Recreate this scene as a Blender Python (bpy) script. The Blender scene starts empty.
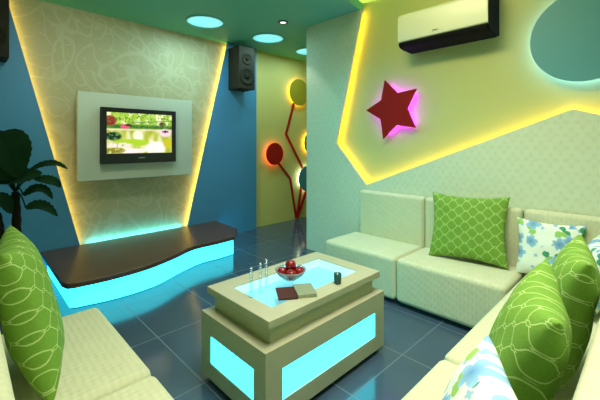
import bpy, bmesh, math, random
from mathutils import Vector, Matrix, noise
PI = math.pi
random.seed(7)
sc = bpy.context.scene
C = sc.collection

# ------------------------------------------------------------------ helpers
def srgb(r, g, b):
    def f(c):
        c /= 255.0
        return c/12.92 if c <= .04045 else ((c+.055)/1.055)**2.4
    return (f(r), f(g), f(b), 1.0)

class N:
    """tiny expression layer over shader math nodes"""
    def __init__(s, nt, v): s.nt, s.v = nt, v
    def op(s, o, *a):
        n = s.nt.nodes.new('ShaderNodeMath'); n.operation = o
        for i, x in enumerate((s,)+a):
            x = x.v if isinstance(x, N) else x
            if isinstance(x, (int, float)): n.inputs[i].default_value = x
            else: s.nt.links.new(x, n.inputs[i])
        return N(s.nt, n.outputs[0])
    def __add__(s, o): return s.op('ADD', o)
    def __sub__(s, o): return s.op('SUBTRACT', o)
    def __mul__(s, o): return s.op('MULTIPLY', o)
    def __truediv__(s, o): return s.op('DIVIDE', o)
    def lt(s, o): return s.op('LESS_THAN', o)
    def gt(s, o): return s.op('GREATER_THAN', o)
    def abs(s): return s.op('ABSOLUTE')
    def sin(s): return s.op('SINE')
    def min(s, o): return s.op('MINIMUM', o)
    def max(s, o): return s.op('MAXIMUM', o)
    def tri(s): return (s.op('FRACT') - .5).abs()        # 0 at half integers
    def clamp(s): return s.max(0.0).min(1.0)

class Mat:
    def __init__(s, name, color=(.8, .8, .8, 1), rough=.6, metal=0., emis=None, estr=0., spec=.5, coat=0.):
        m = bpy.data.materials.new(name); m.use_nodes = True
        s.m, s.nt = m, m.node_tree
        s.b = s.nt.nodes['Principled BSDF']
        s.set('Base Color', color); s.set('Roughness', rough); s.set('Metallic', metal)
        s.set('Specular IOR Level', spec); s.set('Coat Weight', coat)
        if emis: s.set('Emission Color', emis); s.set('Emission Strength', estr)
    def set(s, k, v):
        if k in s.b.inputs:
            if isinstance(v, N): v = v.v
            if isinstance(v, bpy.types.NodeSocket): s.nt.links.new(v, s.b.inputs[k])
            else: s.b.inputs[k].default_value = v
    def node(s, t, **kw):
        n = s.nt.nodes.new(t)
        for k, v in kw.items(): setattr(n, k, v)
        return n
    def coords(s, scale=None):
        tc = s.node('ShaderNodeTexCoord')
        o = tc.outputs['Object']
        if scale:
            mp = s.node('ShaderNodeMapping'); mp.inputs['Scale'].default_value = scale
            s.nt.links.new(o, mp.inputs['Vector']); o = mp.outputs[0]
        return o
    def xyz(s, o):
        x = s.node('ShaderNodeSeparateXYZ'); s.nt.links.new(o, x.inputs[0])
        return [N(s.nt, q) for q in x.outputs]
    def tex(s, t, vec, **kw):
        n = s.node(t)
        for k, v in kw.items():
            if k in n.inputs: n.inputs[k].default_value = v
            else: setattr(n, k, v)
        s.nt.links.new(vec, n.inputs['Vector']); return n
    def mix(s, fac, a, b):
        n = s.node('ShaderNodeMix', data_type='RGBA')
        for sock, v in ((n.inputs[0], fac), (n.inputs[6], a), (n.inputs[7], b)):
            if isinstance(v, N): v = v.v
            if isinstance(v, bpy.types.NodeSocket): s.nt.links.new(v, sock)
            else: sock.default_value = v
        return n.outputs[2]
    def bump(s, h, strength=.3, dist=.01):
        n = s.node('ShaderNodeBump'); n.inputs['Strength'].default_value = strength
        n.inputs['Distance'].default_value = dist
        s.nt.links.new(h.v if isinstance(h, N) else h, n.inputs['Height'])
        s.nt.links.new(n.outputs[0], s.b.inputs['Normal'])

def obj(name, bm, mat, parent=None, smooth=False, bevel=0., seg=3):
    me = bpy.data.meshes.new(name)
    bmesh.ops.recalc_face_normals(bm, faces=bm.faces)
    bm.to_mesh(me); bm.free()
    o = bpy.data.objects.new(name, me); C.objects.link(o)
    if mat: me.materials.append(mat.m if isinstance(mat, Mat) else mat)
    if smooth:
        for p in me.polygons: p.use_smooth = True
    if bevel:
        b = o.modifiers.new('bevel', 'BEVEL'); b.width = bevel; b.segments = seg; b.limit_method = 'ANGLE'
        b.angle_limit = math.radians(40)
        for p in me.polygons: p.use_smooth = True
        wn = o.modifiers.new('wn', 'WEIGHTED_NORMAL'); wn.keep_sharp = True
    if parent: o.parent = parent; o.matrix_parent_inverse = Matrix.Translation(-parent.location)
    return o
def tag(o, label, cat, group=None):
    o['label'] = label; o['category'] = cat
    if group: o['group'] = group
    return o
def thing(name, label, cat, loc, group=None):
    o = bpy.data.objects.new(name, None); C.objects.link(o); o.location = loc; o.empty_display_size = .1
    bpy.context.view_layer.update()
    return tag(o, label, cat, group)
def struct(o): o['kind'] = 'structure'; return o
def box(bm, x0, x1, y0, y1, z0, z1):
    r = bmesh.ops.create_cube(bm, size=1.0)
    bmesh.ops.scale(bm, vec=(x1-x0, y1-y0, z1-z0), verts=r['verts'])
    bmesh.ops.translate(bm, vec=((x0+x1)/2, (y0+y1)/2, (z0+z1)/2), verts=r['verts'])
    return bm
def nbox(*a): return box(bmesh.new(), *a)
def prism(bm, pts, d):
    """pts: list of 3-D points (planar outline); d: extrusion vector"""
    a = [bm.verts.new(p) for p in pts]; b = [bm.verts.new(Vector(p)+Vector(d)) for p in pts]
    n = len(pts)
    bm.faces.new(a); bm.faces.new(b[::-1])
    for i in range(n): bm.faces.new((a[i], a[(i+1) % n], b[(i+1) % n], b[i]))
    return bm
def lathe(bm, prof, seg=32, loc=(0, 0, 0)):
    rings = []
    for r, z in prof:
        if r < 1e-5: rings.append([bm.verts.new((loc[0], loc[1], loc[2]+z))])
        else: rings.append([bm.verts.new((loc[0]+r*math.cos(2*PI*i/seg), loc[1]+r*math.sin(2*PI*i/seg), loc[2]+z)) for i in range(seg)])
    for a, b in zip(rings, rings[1:]):
        for i in range(seg):
            j = (i+1) % seg
            if len(a) == 1 and len(b) == 1: continue
            if len(a) == 1: bm.faces.new((a[0], b[i], b[j]))
            elif len(b) == 1: bm.faces.new((a[i], a[j], b[0]))
            else: bm.faces.new((a[i], a[j], b[j], b[i]))
    return bm
def tube(bm, pts, rad, seg=10):
    pts = [Vector(p) for p in pts]; rings = []
    for i, p in enumerate(pts):
        d = (pts[min(i+1, len(pts)-1)] - pts[max(i-1, 0)]).normalized()
        u = d.orthogonal().normalized() if abs(d.z) < .99 else Vector((1, 0, 0))
        u = (Vector((1, 0, 0)) - d*d.x).normalized() if abs(d.x) < .95 else (Vector((0, 1, 0)) - d*d.y).normalized()
        v = d.cross(u); r = rad[i] if isinstance(rad, (list, tuple)) else rad
        rings.append([bm.verts.new(p + (u*math.cos(2*PI*k/seg)+v*math.sin(2*PI*k/seg))*r) for k in range(seg)])
    for a, b in zip(rings, rings[1:]):
        for i in range(seg): bm.faces.new((a[i], a[(i+1) % seg], b[(i+1) % seg], b[i]))
    bm.faces.new(rings[0]); bm.faces.new(rings[-1][::-1])
    return bm
def area_strip(name, p0, p1, direction, width, color, power, spread=PI):
    p0, p1 = Vector(p0), Vector(p1); d = Vector(direction).normalized()
    x = (p1-p0).normalized(); z = -d; z = (z - x*z.dot(x)).normalized(); y = z.cross(x)
    L = bpy.data.lights.new(name, 'AREA'); L.shape = 'RECTANGLE'; L.size = (p1-p0).length; L.size_y = width
    L.color = color[:3]; L.energy = power; L.spread = spread
    o = bpy.data.objects.new(name, L); C.objects.link(o)
    o.matrix_world = Matrix.Translation((p0+p1)/2) @ Matrix((x, y, z)).transposed().to_4x4()
    return o

# ------------------------------------------------------------------ room constants
XS, XP = 3.00, 2.92        # star wall (yellow, recessed) / wallpaper panel in front of it
YW, YB = 4.12, 4.05        # television wall (recessed paper) / blue panels in front of it
ZD, ZC = 2.60, 2.95        # dropped ceiling / main ceiling
YD = 2.13                  # edge of the dropped ceiling
YE = 2.885                  # end of the star wall
LW, BW, RX = -.55, -.55, 5.6

CYAN = (.035, .80, 1.0, 1)
YEL = (1.0, .72, .05, 1)

# ------------------------------------------------------------------ materials
floor_m = Mat('floor_tile', rough=.09, spec=.55)
x, y, z = floor_m.xyz(floor_m.coords())
u = (x - .905)/.475 + .5; v = (y - 1.045)/.592 + .5
gr = (u.tri().lt(.0085)).max(v.tri().lt(.0068))
nz = floor_m.tex('ShaderNodeTexNoise', floor_m.coords(), Scale=2.5, Detail=4.)
tile = floor_m.mix(N(floor_m.nt, nz.outputs[0]), srgb(50, 68, 82), srgb(68, 88, 102))
floor_m.set('Base Color', floor_m.mix(gr, tile, srgb(86, 104, 112)))
floor_m.set('Roughness', gr*.3 + .13)

blue_m = Mat('blue_paint', srgb(74, 140, 180), .55)
green_m = Mat('green_paint', srgb(96, 186, 160), .6)
wall_yel = Mat('yellow_paint', srgb(184, 192, 118), .6)
hall_yel = Mat('hall_yellow_paint', srgb(224, 206, 118), .6)
ceil_m = Mat('main_ceiling_paint', srgb(225, 228, 205), .7)
plain_m = Mat('plain_wall_paint', srgb(176, 196, 160), .7)
edge_m = Mat('panel_edge', srgb(60, 80, 70), .6)

# swirl paper behind the television
paper_m = Mat('swirl_wallpaper', rough=.6)
co = paper_m.coords()
def contour(sc_, lvl, w, dist):
    n = paper_m.tex('ShaderNodeTexNoise', co, Scale=sc_, Detail=.4, Distortion=dist)
    return (N(paper_m.nt, n.outputs[0]) - lvl).abs().lt(w)
def soft(sc_, lvl, w, dist):
    n = paper_m.tex('ShaderNodeTexNoise', co, Scale=sc_, Detail=0., Distortion=dist)
    return (((N(paper_m.nt, n.outputs[0]) - lvl).abs()*(-1/w)) + 1.6).clamp()
sw = soft(1.9, .52, .022, 1.5).max(soft(2.5, .44, .024, 1.8)).max(soft(1.6, .60, .020, 2.0))
vor = paper_m.tex('ShaderNodeTexNoise', co, Scale=7., Detail=1., Distortion=2.2)
lf = N(paper_m.nt, vor.outputs[0]).gt(.66)
paper_m.set('Base Color', paper_m.mix((sw*.26).max(lf*.22), srgb(176, 168, 128), srgb(212, 208, 172)))

# small damask paper of the star wall
dam_m = Mat('damask_wallpaper', rough=.6)
x, y, z = dam_m.xyz(dam_m.coords())
p = .115
cy = (y/p); cz = (z/(p*1.5))
def motif(a, b):          # one little medallion: crossed petals in a staggered cell
    fa = a.op('FRACT') - .5; fb = (b.op('FRACT') - .5)*1.3
    r2 = (fa*fa + fb*fb).op('SQRT'); an = fb.op('ARCTAN2', fa)
    return r2.lt((an*4.0).op('COSINE')*.13 + .27) * r2.gt((an*4.0).op('COSINE')*.06 + .12)
nz = dam_m.tex('ShaderNodeTexNoise', dam_m.coords(), Scale=60., Detail=2.)
mask = motif(cy, cz).max(motif(cy + .5, cz + .5)) * (N(dam_m.nt, nz.outputs[0])*1.5).clamp()
dam_m.set('Base Color', dam_m.mix(mask*.38, srgb(206, 218, 186), srgb(182, 198, 156)))

# sofa fabric: small quilting
sofa_m = Mat('quilted_fabric', rough=.75, spec=.25)
x, y, z = sofa_m.xyz(sofa_m.coords())
q = 2*PI/.05
h = ((x+y)*q).sin()*((x-y+z*.01)*q).sin() + ((z+x*.5+y*.5)*q).sin()*.5*((x-y)*q).sin()
nz = sofa_m.tex('ShaderNodeTexNoise', sofa_m.coords(), Scale=16., Detail=2.)
hh = h*.5 + N(sofa_m.nt, nz.outputs[0])*1.4
sofa_m.bump(hh, .24, .008)
sofa_m.set('Base Color', sofa_m.mix((hh*.35).clamp(), srgb(196, 200, 158), srgb(214, 218, 180)))

# lattice cushion
lat_m = Mat('lattice_fabric', rough=.75, spec=.25)
x, y, z = lat_m.xyz(lat_m.coords())
p = .096
uu = x/p; vv = z/(p*.80)
wob = ((uu-vv)*2*PI).sin()*.05; wob2 = ((uu+vv)*2*PI).sin()*.05
du = (uu + vv + wob).tri(); dv = (uu - vv + wob2).tri()
mx = du.max(dv); mn = du.min(dv)
small = mx.lt(.13)
ln = small*((mx - .11).abs().lt(.026)) + (mn.lt(.027))*(mx.gt(.13))
nz = lat_m.tex('ShaderNodeTexNoise', lat_m.coords(), Scale=180., Detail=1.)
base = lat_m.mix(N(lat_m.nt, nz.outputs[0]), srgb(96, 142, 38), srgb(122, 164, 62))
lat_m.set('Base Color', lat_m.mix(ln.clamp()*.7, base, srgb(196, 220, 140)))

# floral cushion
flo_m = Mat('floral_fabric', rough=.75, spec=.25)
def blobs(scale, off, rad, petals, amp, rnd=.85):
    mp = flo_m.node('ShaderNodeMapping'); mp.inputs['Location'].default_value = off
    mp.inputs['Scale'].default_value = (1, 0, 1)
    flo_m.nt.links.new(flo_m.coords(), mp.inputs['Vector'])
    vo = flo_m.tex('ShaderNodeTexVoronoi', mp.outputs[0], Scale=scale, Randomness=rnd)
    sb = flo_m.node('ShaderNodeVectorMath', operation='SUBTRACT')
    flo_m.nt.links.new(mp.outputs[0], sb.inputs[0]); flo_m.nt.links.new(vo.outputs['Position'], sb.inputs[1])
    dx, dy, dz = flo_m.xyz(sb.outputs[0])
    ang = dz.op('ARCTAN2', dx)
    cr = flo_m.xyz(vo.outputs['Color'])
    r = (dx*dx + dz*dz).op('SQRT')
    lim = (ang*petals + cr[0]*6.0).sin().abs()*amp + (1-amp)
    return r.lt(lim*rad*1.0), r/rad, cr
blobs_f, fr, fcr = blobs(8.5, (.31, 0, .12), .044, 2.5, .45)
blobs_l, lr, lcr = blobs(11.0, (.77, 0, .55), .036, 1.0, .75)
blobs_s, srr, scr = blobs(13.0, (.17, 0, .83), .012, 2.0, .5)
fcol = flo_m.mix(fr.clamp(), srgb(96, 150, 190), srgb(156, 202, 220))
lcol = flo_m.mix(lcr[1].gt(.5), srgb(66, 150, 110), srgb(150, 196, 96))
c = flo_m.mix(blobs_s*.8, srgb(226, 236, 218), srgb(120, 180, 200))
c = flo_m.mix(blobs_l*(lcr[2].gt(.38)), c, lcol)
c = flo_m.mix(blobs_f*(fcr[2].gt(.42)), c, fcol)
flo_m.set('Base Color', c)

cream_m = Mat('table_laminate', rough=.42)
nz = cream_m.tex('ShaderNodeTexNoise', cream_m.coords((1, 1, 1)), Scale=6., Detail=4.)
cream_m.set('Base Color', cream_m.mix(N(cream_m.nt, nz.outputs[0]), srgb(160, 162, 128), srgb(182, 182, 146)))
lit_m = Mat('cyan_light_panel', srgb(110, 230, 240), .4, emis=CYAN, estr=4.6)
litc_m = Mat('cyan_console_panel', srgb(110, 230, 240), .4, emis=CYAN, estr=2.8)
well_m = Mat('well_light', srgb(120, 200, 220), .5, emis=(.27, .62, .70, 1), estr=.72)
wellside_m = Mat('well_side', srgb(220, 245, 245), .5, emis=(.40, .95, 1.0, 1), estr=.85)
brown_m = Mat('dark_wood_top', rough=.3)
nz = brown_m.tex('ShaderNodeTexNoise', brown_m.coords((1.5, 14, 14)), Scale=3., Detail=5.)
brown_m.set('Base Color', brown_m.mix(N(brown_m.nt, nz.outputs[0]), srgb(66, 42, 32), srgb(100, 70, 54)))
white_board = Mat('board_paint', srgb(200, 204, 182), .45)
black_m = Mat('black_plastic', srgb(16, 18, 18), .3)
black2_m = Mat('dark_louver', srgb(18, 20, 15), .7, spec=.1)
silver_m = Mat('silver_badge', srgb(150, 155, 150), .35, .6)
ac_m = Mat('white_plastic', srgb(222, 230, 200), .35)
red_m = Mat('red_lacquer', srgb(178, 24, 16), .6, spec=.2)
star_m = Mat('red_star_lacquer', srgb(150, 18, 10), .7, spec=.2)
gold_m = Mat('ochre_disc', srgb(176, 152, 36), .5)
teal_m = Mat('teal_disc', srgb(80, 150, 156), .5)
teal2_m = Mat('blue_green_disc', srgb(86, 156, 164), .5)
def glow(name, c, s): return Mat(name, c, .5, emis=c, estr=s)
wood_spk = Mat('speaker_wood', rough=.7, spec=.15)
nz = wood_spk.tex('ShaderNodeTexNoise', wood_spk.coords((10, 10, 1)), Scale=5., Detail=4.)
wood_spk.set('Base Color', wood_spk.mix(N(wood_spk.nt, nz.outputs[0]), srgb(34, 32, 24), srgb(54, 50, 36)))
cone_m = Mat('speaker_cone', srgb(44, 43, 32), .85, spec=.1)
cone2_m = Mat('speaker_dust_cap', srgb(36, 36, 28), .8, spec=.1)
leaf_m = Mat('dark_leaf', rough=.7, spec=.08)
nz = leaf_m.tex('ShaderNodeTexNoise', leaf_m.coords(), Scale=9., Detail=3.)
leaf_m.set('Base Color', leaf_m.mix(N(leaf_m.nt, nz.outputs[0]), srgb(10, 34, 18), srgb(24, 58, 28)))
trunk_m = Mat('plant_trunk', srgb(30, 28, 18), .9, spec=.1)
pot_m = Mat('pot_glaze', srgb(70, 74, 70), .4)
soil_m = Mat('soil', srgb(30, 24, 18), .9)
bowl_m = Mat('bowl_glass', srgb(220, 240, 240), .08); bowl_m.set('Transmission Weight', .75); bowl_m.set('IOR', 1.3)
dglass_m = Mat('dark_green_glass', srgb(40, 92, 84), .12); dglass_m.set('Transmission Weight', .35)
book1_m = Mat('brown_cover', srgb(70, 34, 26), .6, spec=.2)
book2_m = Mat('sage_cover', srgb(128, 140, 108), .5)
paper2_m = Mat('page_block', srgb(205, 205, 180), .8)
apple_m = Mat('apple_skin', rough=.3)
nz = apple_m.tex('ShaderNodeTexNoise', apple_m.coords(), Scale=14., Detail=3.)
apple_m.set('Base Color', apple_m.mix(N(apple_m.nt, nz.outputs[0]), srgb(104, 6, 6), srgb(150, 18, 14)))
stem_m = Mat('apple_stem', srgb(60, 44, 24), .8)
disc_light = Mat('cyan_diffuser', srgb(190, 240, 240), .4, emis=(.16, .72, .80, 1), estr=1.0)
spot_light = Mat('white_diffuser', srgb(240, 250, 245), .4, emis=(.9, 1, .95, 1), estr=2.0)
trim_m = Mat('spot_trim', srgb(24, 34, 30), .35)
ring_m = Mat('light_ring', srgb(120, 190, 170), .4)
# transparent table glass
pane_m = Mat('table_glass'); nt = pane_m.nt
tr = nt.nodes.new('ShaderNodeBsdfTransparent'); tr.inputs[0].default_value = (.86, .97, .97, 1)
gl = nt.nodes.new('ShaderNodeBsdfGlossy'); gl.inputs['Roughness'].default_value = .04
lw = nt.nodes.new('ShaderNodeLayerWeight'); fre = N(nt, lw.outputs['Facing']).op('POWER', 5.0)*.9 + .04
mxs = nt.nodes.new('ShaderNodeMixShader')
nt.links.new(fre.v, mxs.inputs[0]); nt.links.new(tr.outputs[0], mxs.inputs[1]); nt.links.new(gl.outputs[0], mxs.inputs[2])
nt.links.new(mxs.outputs[0], nt.nodes['Material Output'].inputs['Surface'])
tubeg_m = Mat('thin_glass'); nt = tubeg_m.nt
tr = nt.nodes.new('ShaderNodeBsdfTransparent'); tr.inputs[0].default_value = (.93, .99, .99, 1)
gl = nt.nodes.new('ShaderNodeBsdfGlossy'); gl.inputs['Roughness'].default_value = .15
lw = nt.nodes.new('ShaderNodeLayerWeight'); fre = N(nt, lw.outputs['Facing']).op('POWER', 3.0)*.6 + .05
mxs = nt.nodes.new('ShaderNodeMixShader')
nt.links.new(fre.v, mxs.inputs[0]); nt.links.new(tr.outputs[0], mxs.inputs[1]); nt.links.new(gl.outputs[0], mxs.inputs[2])
nt.links.new(mxs.outputs[0], nt.nodes['Material Output'].inputs['Surface'])
plinth_m = Mat('dark_plinth', srgb(30, 32, 30), .6)

# ------------------------------------------------------------------ setting
struct(obj('floor', nbox(LW-.1, RX+.1, BW-.1, YW+.1, -.1, 0), floor_m))
struct(obj('ceiling', nbox(LW-.1, RX+.1, BW-.1, YW+.1, ZC, ZC+.1), ceil_m))
# dropped green ceiling with a slanted, slightly curved front edge
edge = [(XS, YD+.01), (2.90, YD-.01), (2.55, YD-.08), (2.1, YD-.1), (1.5, YD-.02), (.9, YD+.12), (.3, YD+.3), (LW, YD+.42)]
pts = [(a, b, ZD) for a, b in edge] + [(LW, YW, ZD), (RX, YW, ZD), (RX, YE-.02, ZD), (XS, YE-.02, ZD)]
struct(obj('ceiling_drop', prism(bmesh.new(), pts, (0, 0, .09)), green_m))
struct(obj('wall_left', nbox(LW-.1, LW, BW-.1, YW+.1, 0, ZC), plain_m))
struct(obj('wall_back', nbox(LW, RX, BW-.1, BW, 0, ZC), plain_m))
struct(obj('wall_hall', nbox(RX, RX+.1, BW-.1, YW+.1, 0, ZC), hall_yel))
# television wall: recessed swirl paper + hall paint
struct(obj('wall_front', nbox(LW, 2.9, YW, YW+.1, 0, ZC), paper_m))
struct(obj('wall_front_hall', nbox(2.9, RX, YW-.006, YW+.1, 0, ZC), hall_yel))
EL = [(.283, ZD), (.868, 0.20)]          # slanted edges of the two blue panels
ER = [(2.590, ZD), (2.010, 0.20)]
pl = [(LW, YB, 0), (.915, YB, 0), (.868, YB, .20), (.283, YB, ZD), (LW, YB, ZD)]
struct(obj('wall_front_panel', prism(bmesh.new(), pl, (0, .02, 0)), blue_m))
pr = [(1.962, YB, 0), (3.07, YB, 0), (3.07, YB, ZD), (2.590, YB, ZD), (2.010, YB, .20)]
struct(obj('wall_front_panel', prism(bmesh.new(), pr, (0, .02, 0)), blue_m))
struct(obj('trim_1', nbox(3.05, 3.07, YB+.02, YW, 0, ZD), blue_m))
# star wall: yellow recess + damask panel cut to a zigzag edge
struct(obj('wall_right', nbox(XS, XS+.12, BW, YE, 0, ZC), wall_yel))
zig = [(2.095, ZD), (2.436, 1.24), (2.046, .818), (.395, 1.466), (.258, 1.418), (BW, 1.15)]
pz = [(XP, YE, 0), (XP, YE, ZD)] + [(XP, a, b) for a, b in zig] + [(XP, BW, 0)]
struct(obj('wall_right_panel', prism(bmesh.new(), pz, (.018, 0, 0)), dam_m))
struct(obj('trim_2', nbox(XP+.018, XS+.12, YE-.02, YE, 0, ZD), dam_m))
struct(obj('wall_hall_side', nbox(XS+.12, RX, YE-.12, YE-.02, 0, ZC), hall_yel))

# ------------------------------------------------------------------ light strips behind the cut panels
def inset(p, q, side, d):
    """points p,q in a plane; offset along 2-D normal"""
    t = Vector((q[0]-p[0], q[1]-p[1])).normalized(); n = Vector((-t.y, t.x))*side
    return (p[0]+n.x*d, p[1]+n.y*d), (q[0]+n.x*d, q[1]+n.y*d), n
for (e, side) in ((EL, -1), (ER, 1)):
    a, b, n = inset(e[0], e[1], side, .035)
    ym = YB+.035
    area_strip('strip', (a[0], ym, a[1]-.03), (b[0], ym, b[1]), (-n.x, 1, -n.y), .02, (1, .68, .12), 3.8)
for i in range(5):
    p, q = zig[i], zig[i+1]
    a, b, n = inset(p, q, 1, .035)
    # n points into the papered side
    L = (Vector(p)-Vector(q)).length
    area_strip('strip', (XP+.03, a[0], a[1]), (XP+.03, b[0], b[1]), (1, -n.x*1.0, -n.y*1.0), .02, (1, .58, .05), 1.4*L)

# ------------------------------------------------------------------ sofas
def block(x0, x1, y0, y1, z0, z1, name, par, bev=.035):
    bm = nbox(x0+.003, x1-.003, y0+.003, y1-.003, z0, z1)
    return obj(name, bm, sofa_m, par, bevel=bev, seg=4)
SH, BH = .36, .775
left = thing('sofa', 'pale quilted sofa at the left holding a single green cushion, nearest the potted plant', 'sofa', (.2, 1.3, 0), 'quilted pale green sofas')
for y0, y1 in ((1.37, 2.135), (.63, 1.37), (-.0, .63)):
    block(.06, .545, y0, y1, .03, SH, 'seat', left)
    block(-.06, .08, y0, y1, .06, BH, 'backrest', left)
obj('plinth', nbox(0, .5, .05, 2.06, 0, .03), plinth_m, left)
corner = thing('corner_sofa', 'pale quilted corner sofa running below the star wall and along the near side', 'sofa', (2.6, .8, 0), 'quilted pale green sofas')
for y0, y1 in ((1.40, 2.125), (.645, 1.40)):
    block(2.37, 2.85, y0, y1, .03, SH, 'seat', corner)
for y0, y1 in ((1.395, 2.075), (.665, 1.395), (-.0, .665)):
    block(2.83, XP-.004, y0, y1, .06, BH, 'backrest', corner, .03)
for x0, x1 in ((1.44, 2.83), (.70, 1.44)):
    block(x0, x1, .10, .635, .03, SH, 'seat', corner)
for x0, x1 in ((1.44, 2.83), (.70, 1.44)):
    block(x0, x1, -.02, .12, .06, BH, 'backrest', corner, .04)
obj('plinth', nbox(2.42, 2.85, .2, 2.06, 0, .03), plinth_m, corner)
obj('plinth', nbox(.75, 2.42, .1, .59, 0, .03), plinth_m, corner)

# ------------------------------------------------------------------ cushions
def cushion(name, loc, yaw, tilt, roll, w, h, T, mat, label):
    bm = bmesh.new(); n = 28
    grid = {}
    for s in (1, -1):
        for i in range(n+1):
            for j in range(n+1):
                a = math.sin((i/n*2-1)*PI/2); b = math.sin((j/n*2-1)*PI/2)
                rim = i in (0, n) or j in (0, n)
                if rim and s == -1: grid[s, i, j] = grid[1, i, j]; continue
                pin = 1 - .11*(1-b*b)*abs(a)**2; pin2 = 1 - .11*(1-a*a)*abs(b)**2
                t = ((1-a*a)**.5 * (1-b*b)**.5)**.75
                wr = noise.noise(Vector((a*2.2+loc[0]*5, b*2.2, s*3+loc[1]*7)))*.012*t
                grid[s, i, j] = bm.verts.new((a*w/2*pin, s*T/2*t + wr, b*h/2*pin2))
        for i in range(n):
            for j in range(n):
                q = (grid[s, i, j], grid[s, i+1, j], grid[s, i+1, j+1], grid[s, i, j+1])
                bm.faces.new(q if s == -1 else q[::-1])
    o = obj(name, bm, mat, smooth=True)
    R = math.radians
    o.matrix_world = Matrix.Translation(loc) @ Matrix.Rotation(R(yaw), 4, 'Z') @ Matrix.Rotation(R(tilt), 4, 'X') @ Matrix.Rotation(R(roll), 4, 'Y')
    tag(o, label, 'cushion', 'green lattice cushions' if mat is lat_m else 'blue floral cushions')
    return o
cushion('cushion', (.185, 1.655, .632), -97, 14, 0, .48, .54, .17, lat_m, 'green lattice cushion on the left sofa, in front of the potted plant')
cushion('cushion', (2.735, 1.00, .605), 97, 14, 1, .55, .50, .15, lat_m, 'green lattice cushion standing flat against the backrest below the red star')
cushion('cushion', (1.185, .285, .60), 13, 18, 0, .50, .50, .17, lat_m, 'large green lattice cushion leaning behind the nearest floral cushion')
cushion('cushion', (1.645, .245, .612), 10, 13, 0, .44, .50, .16, lat_m, 'green lattice cushion leaning behind the large green one on the near sofa')
cushion('cushion', (2.775, .50, .535), 92, 10, 0, .38, .38, .12, flo_m, 'white cushion with blue flowers standing in the sofa corner')
cushion('cushion', (.734, .268, .562), 31, 25, 0, .42, .42, .14, flo_m, 'white cushion with blue flowers nearest the viewer on the near sofa')
cushion('cushion', (2.38, .24, .54), 10, 14, 0, .38, .38, .14, flo_m, 'blue floral cushion mostly hidden behind the green ones at the right edge')

# ------------------------------------------------------------------ television wall pieces
board = obj('display_board', nbox(.82, 2.018, 3.95, 4.0, .862, 1.75), white_board, bevel=.004, seg=2)
bmx = nbox(1.0, 1.84, 4.0, YW, 1.0, 1.6); obj('mounting_batten', bmx, edge_m, board)
tag(board, 'pale rectangular mounting board holding the television on the papered wall', 'wall panel')
tv = thing('television', 'black flat screen television on the pale board showing a garden pond', 'television', (1.4, 3.9, 1.02))
TX0, TX1, TZ0, TZ1, TY = 1.013, 1.786, 1.026, 1.603, 3.885
bm = bmesh.new()
SX0, SX1, SZ0, SZ1 = 1.063, 1.741, 1.132, 1.556
box(bm, TX0, SX0, TY, TY+.05, TZ0, TZ1); box(bm, SX1, TX1, TY, TY+.05, TZ0, TZ1)
box(bm, SX0, SX1, TY, TY+.05, TZ0, SZ0); box(bm, SX0, SX1, TY, TY+.05, SZ1, TZ1)
box(bm, TX0, TX1, TY+.02, TY+.05, TZ0, TZ1)
obj('bezel', bm, black_m, tv)
obj('bracket', nbox(1.2, 1.6, TY+.05, 3.95, 1.15, 1.45), black_m, tv)
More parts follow.
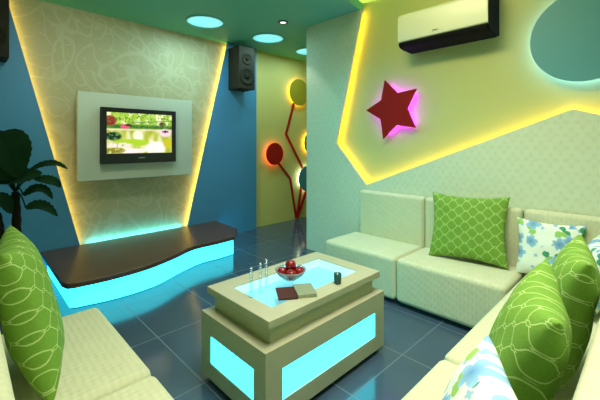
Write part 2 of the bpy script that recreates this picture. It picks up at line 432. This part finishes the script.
# screen picture painted as vertex colours
def vn(x, y, s, k=0):
    return noise.noise(Vector((x*s, y*s, k*7.3)))*.5+.5
def lerp(a, b, t):
    t = max(0, min(1, t)); return [p+(q-p)*t for p, q in zip(a, b)]
def sm(x, e, w): return max(0, min(1, (x-e)/w+.5))
def pond(u, v):
    n1 = vn(u*1.6, v, 9, 1); n2 = vn(u*1.5, v, 40, 2)*.6+vn(u*1.5, v, 18, 5)*.4; n3 = vn(u*1.5, v, 8, 3)
    ell = lambda cx, cy, rx, ry: 1-sm(((u-cx)/rx)**2+((v-cy)/ry)**2, 1, .6)
    t = lerp([.62, .80, .25], [.90, .97, .50], n1*1.6-.3)            # trees
    t = lerp(t, [1, 1, .78], sm(n1, .60, .10)); t = lerp(t, [.40, .60, .14], sm(.40, n2, .12))
    t = lerp(t, [.24, .46, .16], (1-sm(abs(v-.66), .05, .05))*sm(n2, .42, .1))
    t = lerp(t, [.50, .62, .40], (1-sm(abs(v-(.78+.12*(u-.5))), .012, .015))*sm(u, .35, .1))
    t = lerp(t, [.60, .14, .16], ell(.05, .80, .09, .12)*sm(n2, .40, .12))
    t = lerp(t, [.92, .40, .52], ell(.26, .66, .07, .06)); t = lerp(t, [.30, .10, .10], ell(.31, .70, .05, .03)*.8)
    t = lerp(t, [.40, .14, .08], ell(.84, .75, .05, .05)*sm(n2, .4, .1))
    w = vn(u*3, v*.5, 4, 4)                                            # water
    q = lerp([.72, .76, .22], [.95, .95, .76], sm(w, .50, .3)); q = lerp(q, [.66, .68, .16], sm(v, .46, .2)*.6*sm(n3, .45, .3))
    q = lerp(q, [1, 1, 1], ell(.72, .14, .18, .16)*.9); q = lerp(q, [1, 1, .95], ell(.45, .44, .08, .14)*.8)
    q = lerp(q, [.72, .86, .20], ell(.36, .26, .26, .09)); q = lerp(q, [1, .93, .92], ell(.16, .20, .22, .07)*sm(n2, .45, .1))
    q = lerp(q, [1, .95, .94], ell(.36, .06, .25, .06)); q = lerp(q, [.58, .56, .12], ell(.10, .07, .16, .07)*sm(n2, .4, .15))
    q = lerp(q, [.82, .80, .16], ell(.93, .24, .07, .12))
    q = lerp(q, [.92, .90, .74], 1-sm(abs(v-.585), .02, .02))
    q = lerp(q, lerp([.06, .22, .10], [.42, .62, .42], sm(n2, .58, .1)), ell(.09, .42, .115, .10))
    c = lerp(q, t, sm(v, .61, .02))
    c = lerp(c, [.99, .86, .91], ell(.89, .52, .10, .105)); c = lerp(c, [.28, .16, .20], ell(.89, .555, .055, .035)*sm(n2, .42, .1))
    return [min(1, k)**2.5 for k in c]
nx, nz_ = 150, 96
bm = bmesh.new(); col = bm.verts.layers.float_color.new('picture'); g = []
for j in range(nz_+1):
    row = []
    for i in range(nx+1):
        vtx = bm.verts.new((SX0+(SX1-SX0)*i/nx, TY+.012, SZ0+(SZ1-SZ0)*j/nz_))
        vtx[col] = (*pond(i/nx, j/nz_), 1); row.append(vtx)
    g.append(row)
for j in range(nz_):
    for i in range(nx): bm.faces.new((g[j][i], g[j][i+1], g[j+1][i+1], g[j+1][i]))
scr = Mat('screen_picture', (.02, .02, .02, 1), .2)
at_ = scr.node('ShaderNodeAttribute', attribute_name='picture')
scr.set('Emission Color', at_.outputs['Color']); scr.set('Emission Strength', 1.05)
obj('screen', bm, scr, tv)
obj('badge', nbox(1.372, 1.44, TY-.002, TY+.002, 1.077, 1.087), silver_m, tv)

# ------------------------------------------------------------------ console
def smooth_curve(pts, k=8):
    out = []
    P = [pts[0]] + pts + [pts[-1]]
    for i in range(1, len(P)-2):
        for t in range(k):
            t /= k
            p0, p1, p2, p3 = (Vector(P[i-1]), Vector(P[i]), Vector(P[i+1]), Vector(P[i+2]))
            out.append(tuple(.5*((2*p1)+(p2-p0)*t+(2*p0-5*p1+4*p2-p3)*t*t+(3*p1-p0-3*p2+p3)*t**3)))
    out.append(pts[-1]); return out
con = thing('media_console', 'low dark wood console with a curved front and glowing cyan base under the television', 'console', (1.4, 3.6, 0))
fc = smooth_curve([(.60, 2.965), (.84, 2.945), (1.12, 2.975), (1.40, 3.08), (1.66, 3.205), (1.93, 3.215), (2.16, 3.235)])
top = [(.545, YB-.002), (.535, 3.06), (.555, 2.985)] + fc + [(2.37, 3.50), (2.415, YB-.002)]
obj('top', prism(bmesh.new(), [(a, b, .18) for a, b in top], (0, 0, .04)), brown_m, con, bevel=.006, seg=2)
gc = smooth_curve([(.63, 3.03), (.90, 2.985), (1.20, 3.015), (1.50, 3.16), (1.75, 3.255), (1.98, 3.262), (2.17, 3.285)])
gl_ = [(.595, YB-.01), (.585, 3.06)] + gc + [(2.32, 3.52), (2.36, YB-.01)]
obj('light_panel', prism(bmesh.new(), [(a, b, .012) for a, b in gl_], (0, 0, .165)), litc_m, con)
kb = [(.62, YB-.02), (.61, 3.09)] + [(a, b+.04) for a, b in gc] + [(2.29, 3.54), (2.33, YB-.02)]
obj('base', prism(bmesh.new(), [(a, b, 0) for a, b in kb], (0, 0, .012)), plinth_m, con)
# cyan wash on the paper above the console, from the slot behind its top
area_strip('strip', (.95, YW-.03, .19), (1.95, YW-.03, .19), (0, .25, 1), .02, (.1, .75, 1), 2.2)

# ------------------------------------------------------------------ coffee table
tab = thing('coffee_table', 'cream stepped coffee table with glowing cyan panels and a lit glass top', 'table', (1.37, 1.42, 0))
BX0, BX1, BY0, BY1, BZ = .918, 1.822, 1.148, 1.69, .352
bm = bmesh.new(); d = .014
box(bm, BX0+d, BX1-d, BY0+d, BY1-d, .03, BZ-.001)
def frame_x(xa, xb, y0, y1, z0, z1):       # face normal to x
    box(bm, xa, xb, BY0, y0, .03, BZ); box(bm, xa, xb, y1, BY1, .03, BZ)
    box(bm, xa, xb, y0, y1, .03, z0); box(bm, xa, xb, y0, y1, z1, BZ)
def frame_y(ya, yb, x0, x1, z0, z1):
    box(bm, BX0+d, x0, ya, yb, .03, BZ); box(bm, x1, BX1-d, ya, yb, .03, BZ)
    box(bm, x0, x1, ya, yb, .03, z0); box(bm, x0, x1, ya, yb, z1, BZ)
PY, PX, PZ = (1.233, 1.600), (1.012, 1.732), (.112, .252)
frame_x(BX0, BX0+d, *PY, *PZ); frame_x(BX1-d, BX1, *PY, *PZ)
frame_y(BY0, BY0+d, *PX, *PZ); frame_y(BY1-d, BY1, *PX, *PZ)
box(bm, BX0, BX1, BY0, BY1, BZ, BZ+.002)
obj('body', bm, cream_m, tab)
for xa, xb in ((BX0+.006, BX0+d+.001), (BX1-d-.001, BX1-.006)): obj('light_panel', nbox(xa, xb, PY[0], PY[1], *PZ), lit_m, tab)
for ya, yb in ((BY0+.006, BY0+d+.001), (BY1-d-.001, BY1-.006)): obj('light_panel', nbox(PX[0], PX[1], ya, yb, *PZ), lit_m, tab)
obj('plinth', nbox(BX0+.04, BX1-.04, BY0+.04, BY1-.04, 0, .03), plinth_m, tab)
bm = bmesh.new()
WX0, WX1, WY0, WY1 = 1.044, 1.712, 1.262, 1.582
NX0, NX1, NY0, NY1 = .982, 1.775, 1.198, 1.662
box(bm, NX0, WX0, NY0, NY1, BZ+.002, .435); box(bm, WX1, NX1, NY0, NY1, BZ+.002, .435)
box(bm, WX0, WX1, NY0, WY0, BZ+.002, .435); box(bm, WX0, WX1, WY1, NY1, BZ+.002, .435)
obj('neck', bm, cream_m, tab)
bm = bmesh.new()
UX0, UX1, UY0, UY1 = .950, 1.808, 1.165, 1.690
o_ = [(UX0, UY0), (UX1, UY0), (UX1, UY1), (UX0, UY1)]; i_ = [(WX0, WY0), (WX1, WY0), (WX1, WY1), (WX0, WY1)]
V = {}
for zz in (.435, .472):
    V['o', zz] = [bm.verts.new((*p, zz)) for p in o_]; V['i', zz] = [bm.verts.new((*p, zz)) for p in i_]
for k in range(4):
    m = (k+1) % 4
    for zz in (.435, .472): bm.faces.new((V['o', zz][k], V['o', zz][m], V['i', zz][m], V['i', zz][k]))
    for s in 'oi': bm.faces.new((V[s, .435][k], V[s, .435][m], V[s, .472][m], V[s, .472][k]))
obj('top', bm, cream_m, tab, bevel=.003, seg=2)
obj('well', nbox(WX0, WX1, WY0, WY1, BZ+.002, .42), well_m, tab)
bm = bmesh.new(); e = .004
box(bm, WX0, WX0+e, WY0, WY1, .42, .464); box(bm, WX1-e, WX1, WY0, WY1, .42, .464)
box(bm, WX0+e, WX1-e, WY0, WY0+e, .42, .464); box(bm, WX0+e, WX1-e, WY1-e, WY1, .42, .464)
obj('well_side', bm, wellside_m, tab)
bm = bmesh.new(); bm.faces.new([bm.verts.new((*q, .470)) for q in i_]); obj('glass_pane', bm, pane_m, tab)
TT = .4725
# slim clear tubes
for k, (px, py, lab) in enumerate(((1.043, 1.419, 'slim clear glass tube vase nearest the corner of the table'), (1.110, 1.432, 'slim clear glass tube vase in the middle of the three'), (1.166, 1.452, 'slim clear glass tube vase nearest the fruit bowl'))):
    prof = [(0, 0), (.0135, 0), (.0145, .004), (.0075, .012), (.0075, .150), (.0066, .150), (.0066, .016), (0, .014)]
    v_ = obj('tube_vase', lathe(bmesh.new(), prof, 20), tubeg_m, smooth=True); v_.location = (px, py, TT)
    tag(v_, lab, 'vase', 'slim glass tubes on the coffee table')
# bowl of red apples
bw = obj('fruit_bowl', lathe(bmesh.new(), [(0, 0), (.035, 0), (.04, .004), (.07, .025), (.088, .055), (.084, .056), (.066, .029), (.036, .009), (0, .008)], 40), bowl_m, smooth=True)
bw.location = (1.338, 1.448, TT); tag(bw, 'shallow clear bowl of red fruit on the glass table top', 'bowl')
def apple(loc, r, lab, rot):
    bm = bmesh.new()
    prof = []
    for i in range(15):
        t = PI*i/14
        prof.append((max(0, r*math.sin(t)*(1+.08*math.cos(t))), -r*.92*math.cos(t) - .25*r*math.exp(-((PI-t)/.35)**2)))
    prof[0] = (0, prof[0][1]+.1*r); prof[-1] = (0, prof[-1][1])
    o = obj('apple', lathe(bm, prof, 22), apple_m, smooth=True)
    s = obj('stem', tube(bmesh.new(), [(0, 0, r*.6), (.002, 0, r*.95), (.005, .002, r*1.15)], .0016, 6), stem_m); s.parent = o
    o.location = loc; o.rotation_euler = rot
    tag(o, lab, 'apple', 'red apples in the bowl')
cx, cy_ = 1.338, 1.448; r = .031
def vdir(rt, fw): return (.716*rt+.698*fw, -.698*rt+.716*fw)
for rt, fw, zz, lab in ((-.046, -.004, .043, 'red apple at the left of the bowl'), (.046, .0, .043, 'red apple at the right of the bowl'),
                        (.0, .046, .043, 'red apple at the far side of the bowl'), (.002, -.046, .043, 'red apple at the near side of the bowl'), (.0, .0, .081, 'red apple on top of the heap')):
    a, b = vdir(rt, fw); apple((cx+a, cy_+b, TT+zz), r, lab, (random.uniform(-.4, .4), random.uniform(-.4, .4), random.uniform(0, 6)))
# two books
def book(name, cx, cy, z, w, l, t, ang, mat, lab):
    th = thing(name, lab, 'book', (cx, cy, z), 'books on the coffee table')
    th.rotation_euler = (0, 0, ang)
    c = .0025
    for o in (obj('cover', box(box(box(bmesh.new(), -w/2, w/2, -l/2, l/2, 0, c), -w/2, w/2, -l/2, l/2, t-c, t), -w/2, -w/2+c, -l/2, l/2, c, t-c), mat),
              obj('page_block', nbox(-w/2+c, w/2-.004, -l/2+.004, l/2-.004, c, t-c), paper2_m)):
        o.parent = th
book('book', 1.188, 1.318, TT, .095, .135, .008, math.radians(-34), book1_m, 'thin dark brown book lying by the fruit bowl')
book('book', 1.272, 1.270, TT+.002, .098, .135, .016, math.radians(-32), book2_m, 'thicker sage grey book beside the dark brown one')
for o in (bpy.data.objects['book'], bpy.data.objects['book.001']): pass
bpy.data.objects['book.001'].location.z = TT
tum = obj('tumbler', lathe(bmesh.new(), [(0, 0), (.019, 0), (.020, .004), (.021, .056), (.0175, .056), (.0165, .008), (0, .008)], 28), dglass_m, smooth=True)
tum.location = (1.479, 1.222, TT); tag(tum, 'small dark green glass tumbler at the edge of the table top', 'tumbler')

# ------------------------------------------------------------------ star wall pieces
def backlit(name, outline, inner, x0, x1, face, glowm, lab, cat, parent_plane, group=None):
    """outline in (a,b) wall coordinates; parent_plane maps (a,b,depth) to xyz"""
    f = obj(name, prism(bmesh.new(), [parent_plane(a, b, x0) for a, b in outline], Vector(parent_plane(0, 0, x1))-Vector(parent_plane(0, 0, x0))), face, bevel=.003, seg=2)
    tag(f, lab, cat, group)
    g_ = obj('backlight', prism(bmesh.new(), [parent_plane(a, b, x1) for a, b in inner], Vector(parent_plane(0, 0, 0))-Vector(parent_plane(0, 0, x1))), glowm, f)
    return f
PR = lambda a, b, dpt: (XS-dpt, a, b)          # on the star wall
PH = lambda a, b, dpt: (a, YW-.006-dpt, b)           # on the hall wall
def star(cx, cz, R, r, rot=0):
    return [(cx+(R if k % 2 == 0 else r)*math.cos(rot+k*PI/5), cz+(R if k % 2 == 0 else r)*math.sin(rot+k*PI/5)) for k in range(10)]
def circ(cx, cz, R, n=56): return [(cx+R*math.cos(2*PI*k/n), cz+R*math.sin(2*PI*k/n)) for k in range(n)]
backlit('wall_star', star(1.756, 1.560, .300, .158, .03), star(1.756, 1.560, .250, .132, .03), .07, .055, star_m, glow('pink_led', (.9, .06, 2.4, 1), 6.5),
        'dark red five pointed star glowing pink on the yellow wall', 'wall decoration', PR)
backlit('wall_disc', circ(.335, 1.95, .305), circ(.335, 1.95, .27), .08, .065, teal2_m, glow('aqua_led', (.38, .85, 1.9, 1), 6.),
        'large blue-green disc glowing white at its rim, right of the air conditioner', 'wall decoration', PR)
G = 'round lit discs on the hall wall'
backlit('wall_disc', circ(3.945, 2.06, .215), circ(3.945, 2.06, .17), .06, .045, gold_m, glow('yellow_led', (1, .72, .08, 1), 8.),
        'highest ochre disc glowing yellow on the hall wall', 'wall decoration', PH, G)
backlit('wall_disc', circ(3.425, 1.075, .168), circ(3.425, 1.075, .13), .06, .045, red_m, glow('red_led', (1, .16, .05, 1), 7.),
        'red disc glowing red on the hall wall', 'wall decoration', PH, G)
backlit('wall_disc', circ(4.135, .655, .215), circ(4.135, .655, .175), .075, .055, teal_m, glow('white_led', (.85, 1, .9, 1), 5.),
        'teal disc glowing white low on the hall wall', 'wall decoration', PH, G)
backlit('wall_disc', circ(4.25, 1.24, .195), circ(4.25, 1.24, .155), .06, .045, gold_m, glow('amber_led', (1, .62, .05, 1), 8.),
        'ochre disc at mid height peeping past the wallpapered pillar', 'wall decoration', PH, G)
def ribbon(pts, w, lab, dep):
    bm = bmesh.new()
    P = [Vector(p) for p in pts]; L, R = [], []
    for i, p in enumerate(P):
        d0 = (P[i]-P[i-1]).normalized() if i else (P[1]-P[0]).normalized()
        d1 = (P[i+1]-P[i]).normalized() if i < len(P)-1 else d0
        n = Vector((-(d0+d1).y, (d0+d1).x)).normalized(); k = w/2/max(.4, n.dot(Vector((-d0.y, d0.x))))
        L.append(p+n*k); R.append(p-n*k)
    prism(bm, [PH(a, b, dep) for a, b in L+R[::-1]], (0, dep, 0))
    o = obj('wall_branch', bm, red_m); tag(o, lab, 'wall decoration', 'red stems on the hall wall'); return o
ribbon([(3.915, .02), (3.785, .67), (3.535, .93), (3.47, 1.0)], .034, 'angled red stem rising to the red disc', .016)
ribbon([(3.925, .02), (4.02, .467), (4.075, .80), (3.69, 1.38), (3.835, 1.80), (3.86, 1.88)], .034, 'bent red stem rising to the highest ochre disc', .022)
ribbon([(3.935, .02), (4.20, .56), (4.48, .95), (4.30, 1.10)], .034, 'red stem rising to the right behind the pillar', .028)

# air conditioner
ac = thing('air_conditioner', 'white wall mounted air conditioner with a black louver above the red star', 'air conditioner', (2.9, 1.2, 2.07))
AX, AY0, AY1 = 2.765, .866, 1.605
prof = [(XS, 2.375), (2.83, 2.375), (2.79, 2.365), (2.768, 2.345), (2.762, 2.24), (2.768, 2.128), (2.78, 2.122), (XS, 2.122)]
bm = prism(bmesh.new(), [(a, AY0, b) for a, b in prof], (0, AY1-AY0, 0)); obj('body', bm, ac_m, ac, bevel=.010, seg=3)
prof = [(2.766, 2.122), (2.768, 2.095), (2.785, 2.075), (2.83, 2.066), (XS, 2.062), (XS, 2.122)]
bm = prism(bmesh.new(), [(a, AY0+.006, b) for a, b in prof], (0, AY1-AY0-.012, 0)); obj('louver', bm, black2_m, ac, bevel=.012, seg=3)
obj('badge', nbox(2.758, 2.766, 1.245, 1.290, 2.160, 2.165), silver_m, ac)
prof = [(XS, 2.372), (2.83, 2.372), (2.79, 2.362), (2.770, 2.342), (2.765, 2.24), (2.770, 2.10), (2.80, 2.075), (XS, 2.07)]
bm = prism(bmesh.new(), [(a, AY0-.006, b) for a, b in prof], (0, .008, 0)); obj('end_cap', bm, black2_m, ac, bevel=.002, seg=2)

# ------------------------------------------------------------------ speakers
def speaker(x0, x1, lab):
    y0, y1, z0, z1 = 3.80, YB, 1.955, 2.515
    t = thing('wall_speaker', lab, 'speaker', ((x0+x1)/2, YB, z0), 'wall speakers beside the television')
    obj('cabinet', nbox(x0, x1, y0, y1, z0, z1), wood_spk, t, bevel=.006, seg=2)
    xm = (x0+x1)/2
    for zz, r in ((z0+.17, .100), (z0+.40, .066)):
        bm = lathe(bmesh.new(), [(r*1.12, 0), (r*1.12, .008), (r, .010), (r*.92, .004), (r*.45, -.0), (0, 0)], 36)
        bmesh.ops.rotate(bm, cent=(0, 0, 0), matrix=Matrix.Rotation(PI/2, 3, 'X'), verts=bm.verts)
        bmesh.ops.translate(bm, vec=(xm, y0, zz), verts=bm.verts)
        c_ = obj('cone', bm, cone_m, t, smooth=True)
        bm = lathe(bmesh.new(), [(0, .012), (r*.2, .010), (r*.36, .004), (r*.38, 0)], 24)
        bmesh.ops.rotate(bm, cent=(0, 0, 0), matrix=Matrix.Rotation(PI/2, 3, 'X'), verts=bm.verts)
        bmesh.ops.translate(bm, vec=(xm, y0, zz), verts=bm.verts)
        k = obj('dust_cap', bm, cone2_m, None, smooth=True)
        k.parent = c_
speaker(2.595, 2.855, 'brown wall speaker with two cones on the blue wall right of the television')
speaker(.045, .298, 'dark wall speaker high on the blue wall left of the television')

# ------------------------------------------------------------------ ceiling lights
for (a, b, lab) in ((1.965, 3.535, 'large round cyan ceiling light nearest the television'), (2.855, 3.52, 'round cyan ceiling light above the right speaker'), (3.70, 3.60, 'round cyan ceiling light partly hidden by the papered pillar')):
    t = thing('ceiling_light', lab, 'ceiling light', (a, b, ZD), 'round cyan ceiling lights')
    obj('frame', lathe(bmesh.new(), [(.192, -.001), (.192, -.014), (.208, -.014), (.212, -.001)], 48, (a, b, ZD)), ring_m, t, smooth=False)
    obj('diffuser', lathe(bmesh.new(), [(.192, -.002), (.192, -.006), (.16, -.010), (0, -.011)], 48, (a, b, ZD)), disc_light, t, smooth=True)
t = thing('downlight', 'small white downlight with a black rim in the green ceiling', 'ceiling light', (2.6, 2.94, ZD))
obj('frame', lathe(bmesh.new(), [(.038, -.001), (.038, -.012), (.054, -.012), (.058, -.001)], 36, (2.6, 2.94, ZD)), trim_m, t)
obj('diffuser', lathe(bmesh.new(), [(.038, -.002), (.03, -.008), (0, -.009)], 36, (2.6, 2.94, ZD)), spot_light, t, smooth=True)

# ------------------------------------------------------------------ plant
PB = Vector((.29, 3.42, 0))
pot = thing('potted_plant', 'dark green broad leaved plant in the corner left of the console', 'plant', tuple(PB))
obj('pot', lathe(bmesh.new(), [(0, 0), (.10, 0), (.115, .01), (.15, .26), (.155, .28), (.14, .28), (.135, .25), (0, .25)], 36, tuple(PB)), pot_m, pot, smooth=True)
obj('soil', lathe(bmesh.new(), [(.137, .255), (.06, .262), (0, .264)], 24, tuple(PB)), soil_m, pot, smooth=True)
# view-plane axes are not used: plant axes are world x / y
def trunk(p0, p1, r0, r1):
    pts, rad = [], []
    p0, p1 = Vector(p0), Vector(p1)
    for i in range(15):
        t = i/14; pts.append(p0.lerp(p1, t)+Vector((math.sin(t*3)*.012, 0, 0))); rad.append((r0+(r1-r0)*t)*(1.12 if i % 2 else .95))
    return obj('trunk', tube(bmesh.new(), pts, rad, 12), trunk_m, pot, smooth=True)
T1 = Vector((.30, 3.40, .87)); T2 = Vector((.20, 3.42, .72))
trunk((.295, 3.42, .25), T1, .034, .024); trunk((.235, 3.44, .25), T2, .026, .020)
def leaf(root, pts, width, shape, wav=0., fold=.25, up=(0, -.45, .9)):
    """stalk from root to pts[0]; blade follows pts (centre line); shape(t) gives half width share"""
    pts = [Vector(p) for p in smooth_curve([tuple(p) for p in pts], 6)]
    bm = bmesh.new(); n = len(pts); upv = Vector(up).normalized(); prev = None
    for i, p in enumerate(pts):
        t = i/(n-1); d = (pts[min(i+1, n-1)]-pts[max(i-1, 0)]).normalized()
        s = d.cross(upv).normalized(); nn = s.cross(d).normalized()
        hw = max(.002, width*(.86 if width < .07 else 1)*shape(t)*(1+wav*(1 if i % 2 else -1)))
        row = [bm.verts.new(p + s*hw*k + nn*abs(k)*hw*fold) for k in (-1, -.5, 0, .5, 1)]
        if prev:
            for k in range(4): bm.faces.new((prev[k], prev[k+1], row[k+1], row[k]))
        prev = row
    root = Vector(root)
    mid = root.lerp(pts[0], .55) + Vector((0, 0, .04))
    tube(bm, smooth_curve([tuple(root), tuple(mid), tuple(pts[0])], 5), [.007]*5 + [.005]*6, 6)
    obj('leaf', bm, leaf_m, pot, smooth=True)
broad = lambda t: max(0, math.sin(PI*min(1, t*.96+.04)))**.6
slim = lambda t: math.sin(PI*min(1, .06+t*.94))**.8
def off(dx, dz, dy=0.): return (PB.x+dx, 3.36+dy, dz)
UPV = (.05, -.85, .45)
leaf(T1, [(.235, 3.37, 1.33), (.265, 3.33, 1.24), (.285, 3.31, 1.11), (.315, 3.31, .98)], .120, lambda t: max(0, math.sin(PI*min(1, t**.8*.95+.05)))**.75, .03, .2, (0, -1, .1))
leaf(T1, [(.18, 3.37, 1.33), (.20, 3.33, 1.22), (.235, 3.31, 1.08), (.25, 3.32, .96)], .10, broad, .0, .12, (0, -1, .1))
leaf(T1, [(.385, 3.36, 1.035), (.47, 3.35, 1.075), (.555, 3.34, 1.075), (.625, 3.33, 1.03)], .030, slim, .10, .3, UPV)
leaf(T1, [(.20, 3.36, .955), (.29, 3.33, .985), (.385, 3.32, 1.00), (.455, 3.31, 1.01)], .066, slim, .06, .2, UPV)
leaf(T1, [(.41, 3.34, .965), (.475, 3.33, .955), (.54, 3.33, .93), (.575, 3.33, .885)], .045, slim, .10, .3, UPV)
leaf(T1, [(.345, 3.35, .845), (.41, 3.34, .89), (.475, 3.33, .875), (.525, 3.33, .80)], .040, slim, .10, .3, UPV)
leaf(T1, [(.36, 3.35, .745), (.425, 3.33, .765), (.49, 3.32, .735), (.555, 3.32, .66)], .046, slim, .10, .3, UPV)
leaf(T2, [(.19, 3.36, .87), (.225, 3.33, .84), (.25, 3.32, .78), (.27, 3.32, .72)], .05, slim, .08, .2, UPV)
leaf(T2, [(.12, 3.40, .80), (.05, 3.38, .86), (-.04, 3.36, .85), (-.11, 3.35, .78)], .06, slim, .08, .2, UPV)
leaf(T1, [(.24, 3.48, 1.0), (.16, 3.56, 1.12), (.06, 3.62, 1.14), (-.03, 3.66, 1.07)], .08, broad, .05, .2, (0, -.6, .8))

# ------------------------------------------------------------------ lights
def area(name, loc, target, sx, sy, color, power, spread=PI):
    L = bpy.data.lights.new(name, 'AREA'); L.shape = 'RECTANGLE'; L.size = sx; L.size_y = sy
    L.color = color; L.energy = power; L.spread = spread
    o = bpy.data.objects.new(name, L); C.objects.link(o); o.location = loc
    o.rotation_euler = (Vector(target)-Vector(loc)).to_track_quat('-Z', 'Y').to_euler(); return o
area('main_sofa_fill', (1.15, .60, ZC-.03), (1.2, .55, 0), 1.6, 1.1, (1.0, .96, .86), 46, 2.0)  # unseen main fill added to brighten the sofas, no fixture behind it
area('cyan_sofa_fill', (1.35, 2.38, ZD-.03), (2.75, 1.75, .45), .3, .3, (.10, .78, 1.0), 8.5, 1.5)  # added cyan fill out of view, tints pillar and sofa fronts teal
area('cove_lamp', (2.55, 2.30, ZD+.12), (2.9, 1.2, 2.95), .9, .08, (.75, 1.0, .25), 6)
area('warm_star_wall_fill', (1.5, 1.25, ZC-.03), (3.0, .9, 1.95), .9, .3, (1.0, .90, .50), 9, 1.7)  # extra warm fill added to bring yellow back to the upper star wall
area('tv_wall_fill', (.75, 2.75, ZD-.03), (1.1, YB, 1.1), .4, .3, (.92, 1.0, .84), 9, 2.2)  # added neutral fill out of view, lifts the dim television wall
# cyan ceiling lights and the downlight throw their light downwards
for (a, b, p) in ((1.965, 3.535, 13), (2.855, 3.52, 8), (3.70, 3.60, 5)):
    area('ceiling_light_lamp', (a, b, ZD-.03), (a, b, 0), .3, .3, (.55, .95, 1.0), p)
S = bpy.data.lights.new('downlight_lamp', 'SPOT'); S.energy = 12; S.color = (.9, 1, .92); S.spot_size = 1.3; S.shadow_soft_size = .04
o = bpy.data.objects.new('downlight_lamp', S); C.objects.link(o); o.location = (2.6, 2.94, ZD-.03)
w = bpy.data.worlds.new('world'); sc.world = w; w.use_nodes = True
w.node_tree.nodes['Background'].inputs[0].default_value = (.5, .6, .7, 1); w.node_tree.nodes['Background'].inputs[1].default_value = .05

# ------------------------------------------------------------------ camera
cd = bpy.data.cameras.new('camera'); cam = bpy.data.objects.new('camera', cd); C.objects.link(cam)
cd.sensor_width = 36; cd.sensor_fit = 'HORIZONTAL'; cd.lens = 36*349/600
cd.shift_y = -57/600; cd.clip_start = .02
f = Vector((.698, .716, 0)).normalized()
cam.location = (0, 0, 1.24)
cam.rotation_euler = f.to_track_quat('-Z', 'Y').to_euler()
sc.camera = cam
sc.view_settings.view_transform = 'Standard'
sc.view_settings.look = 'None'
sc.view_settings.exposure = 0
sc.cycles.max_bounces = 8; sc.cycles.diffuse_bounces = 4
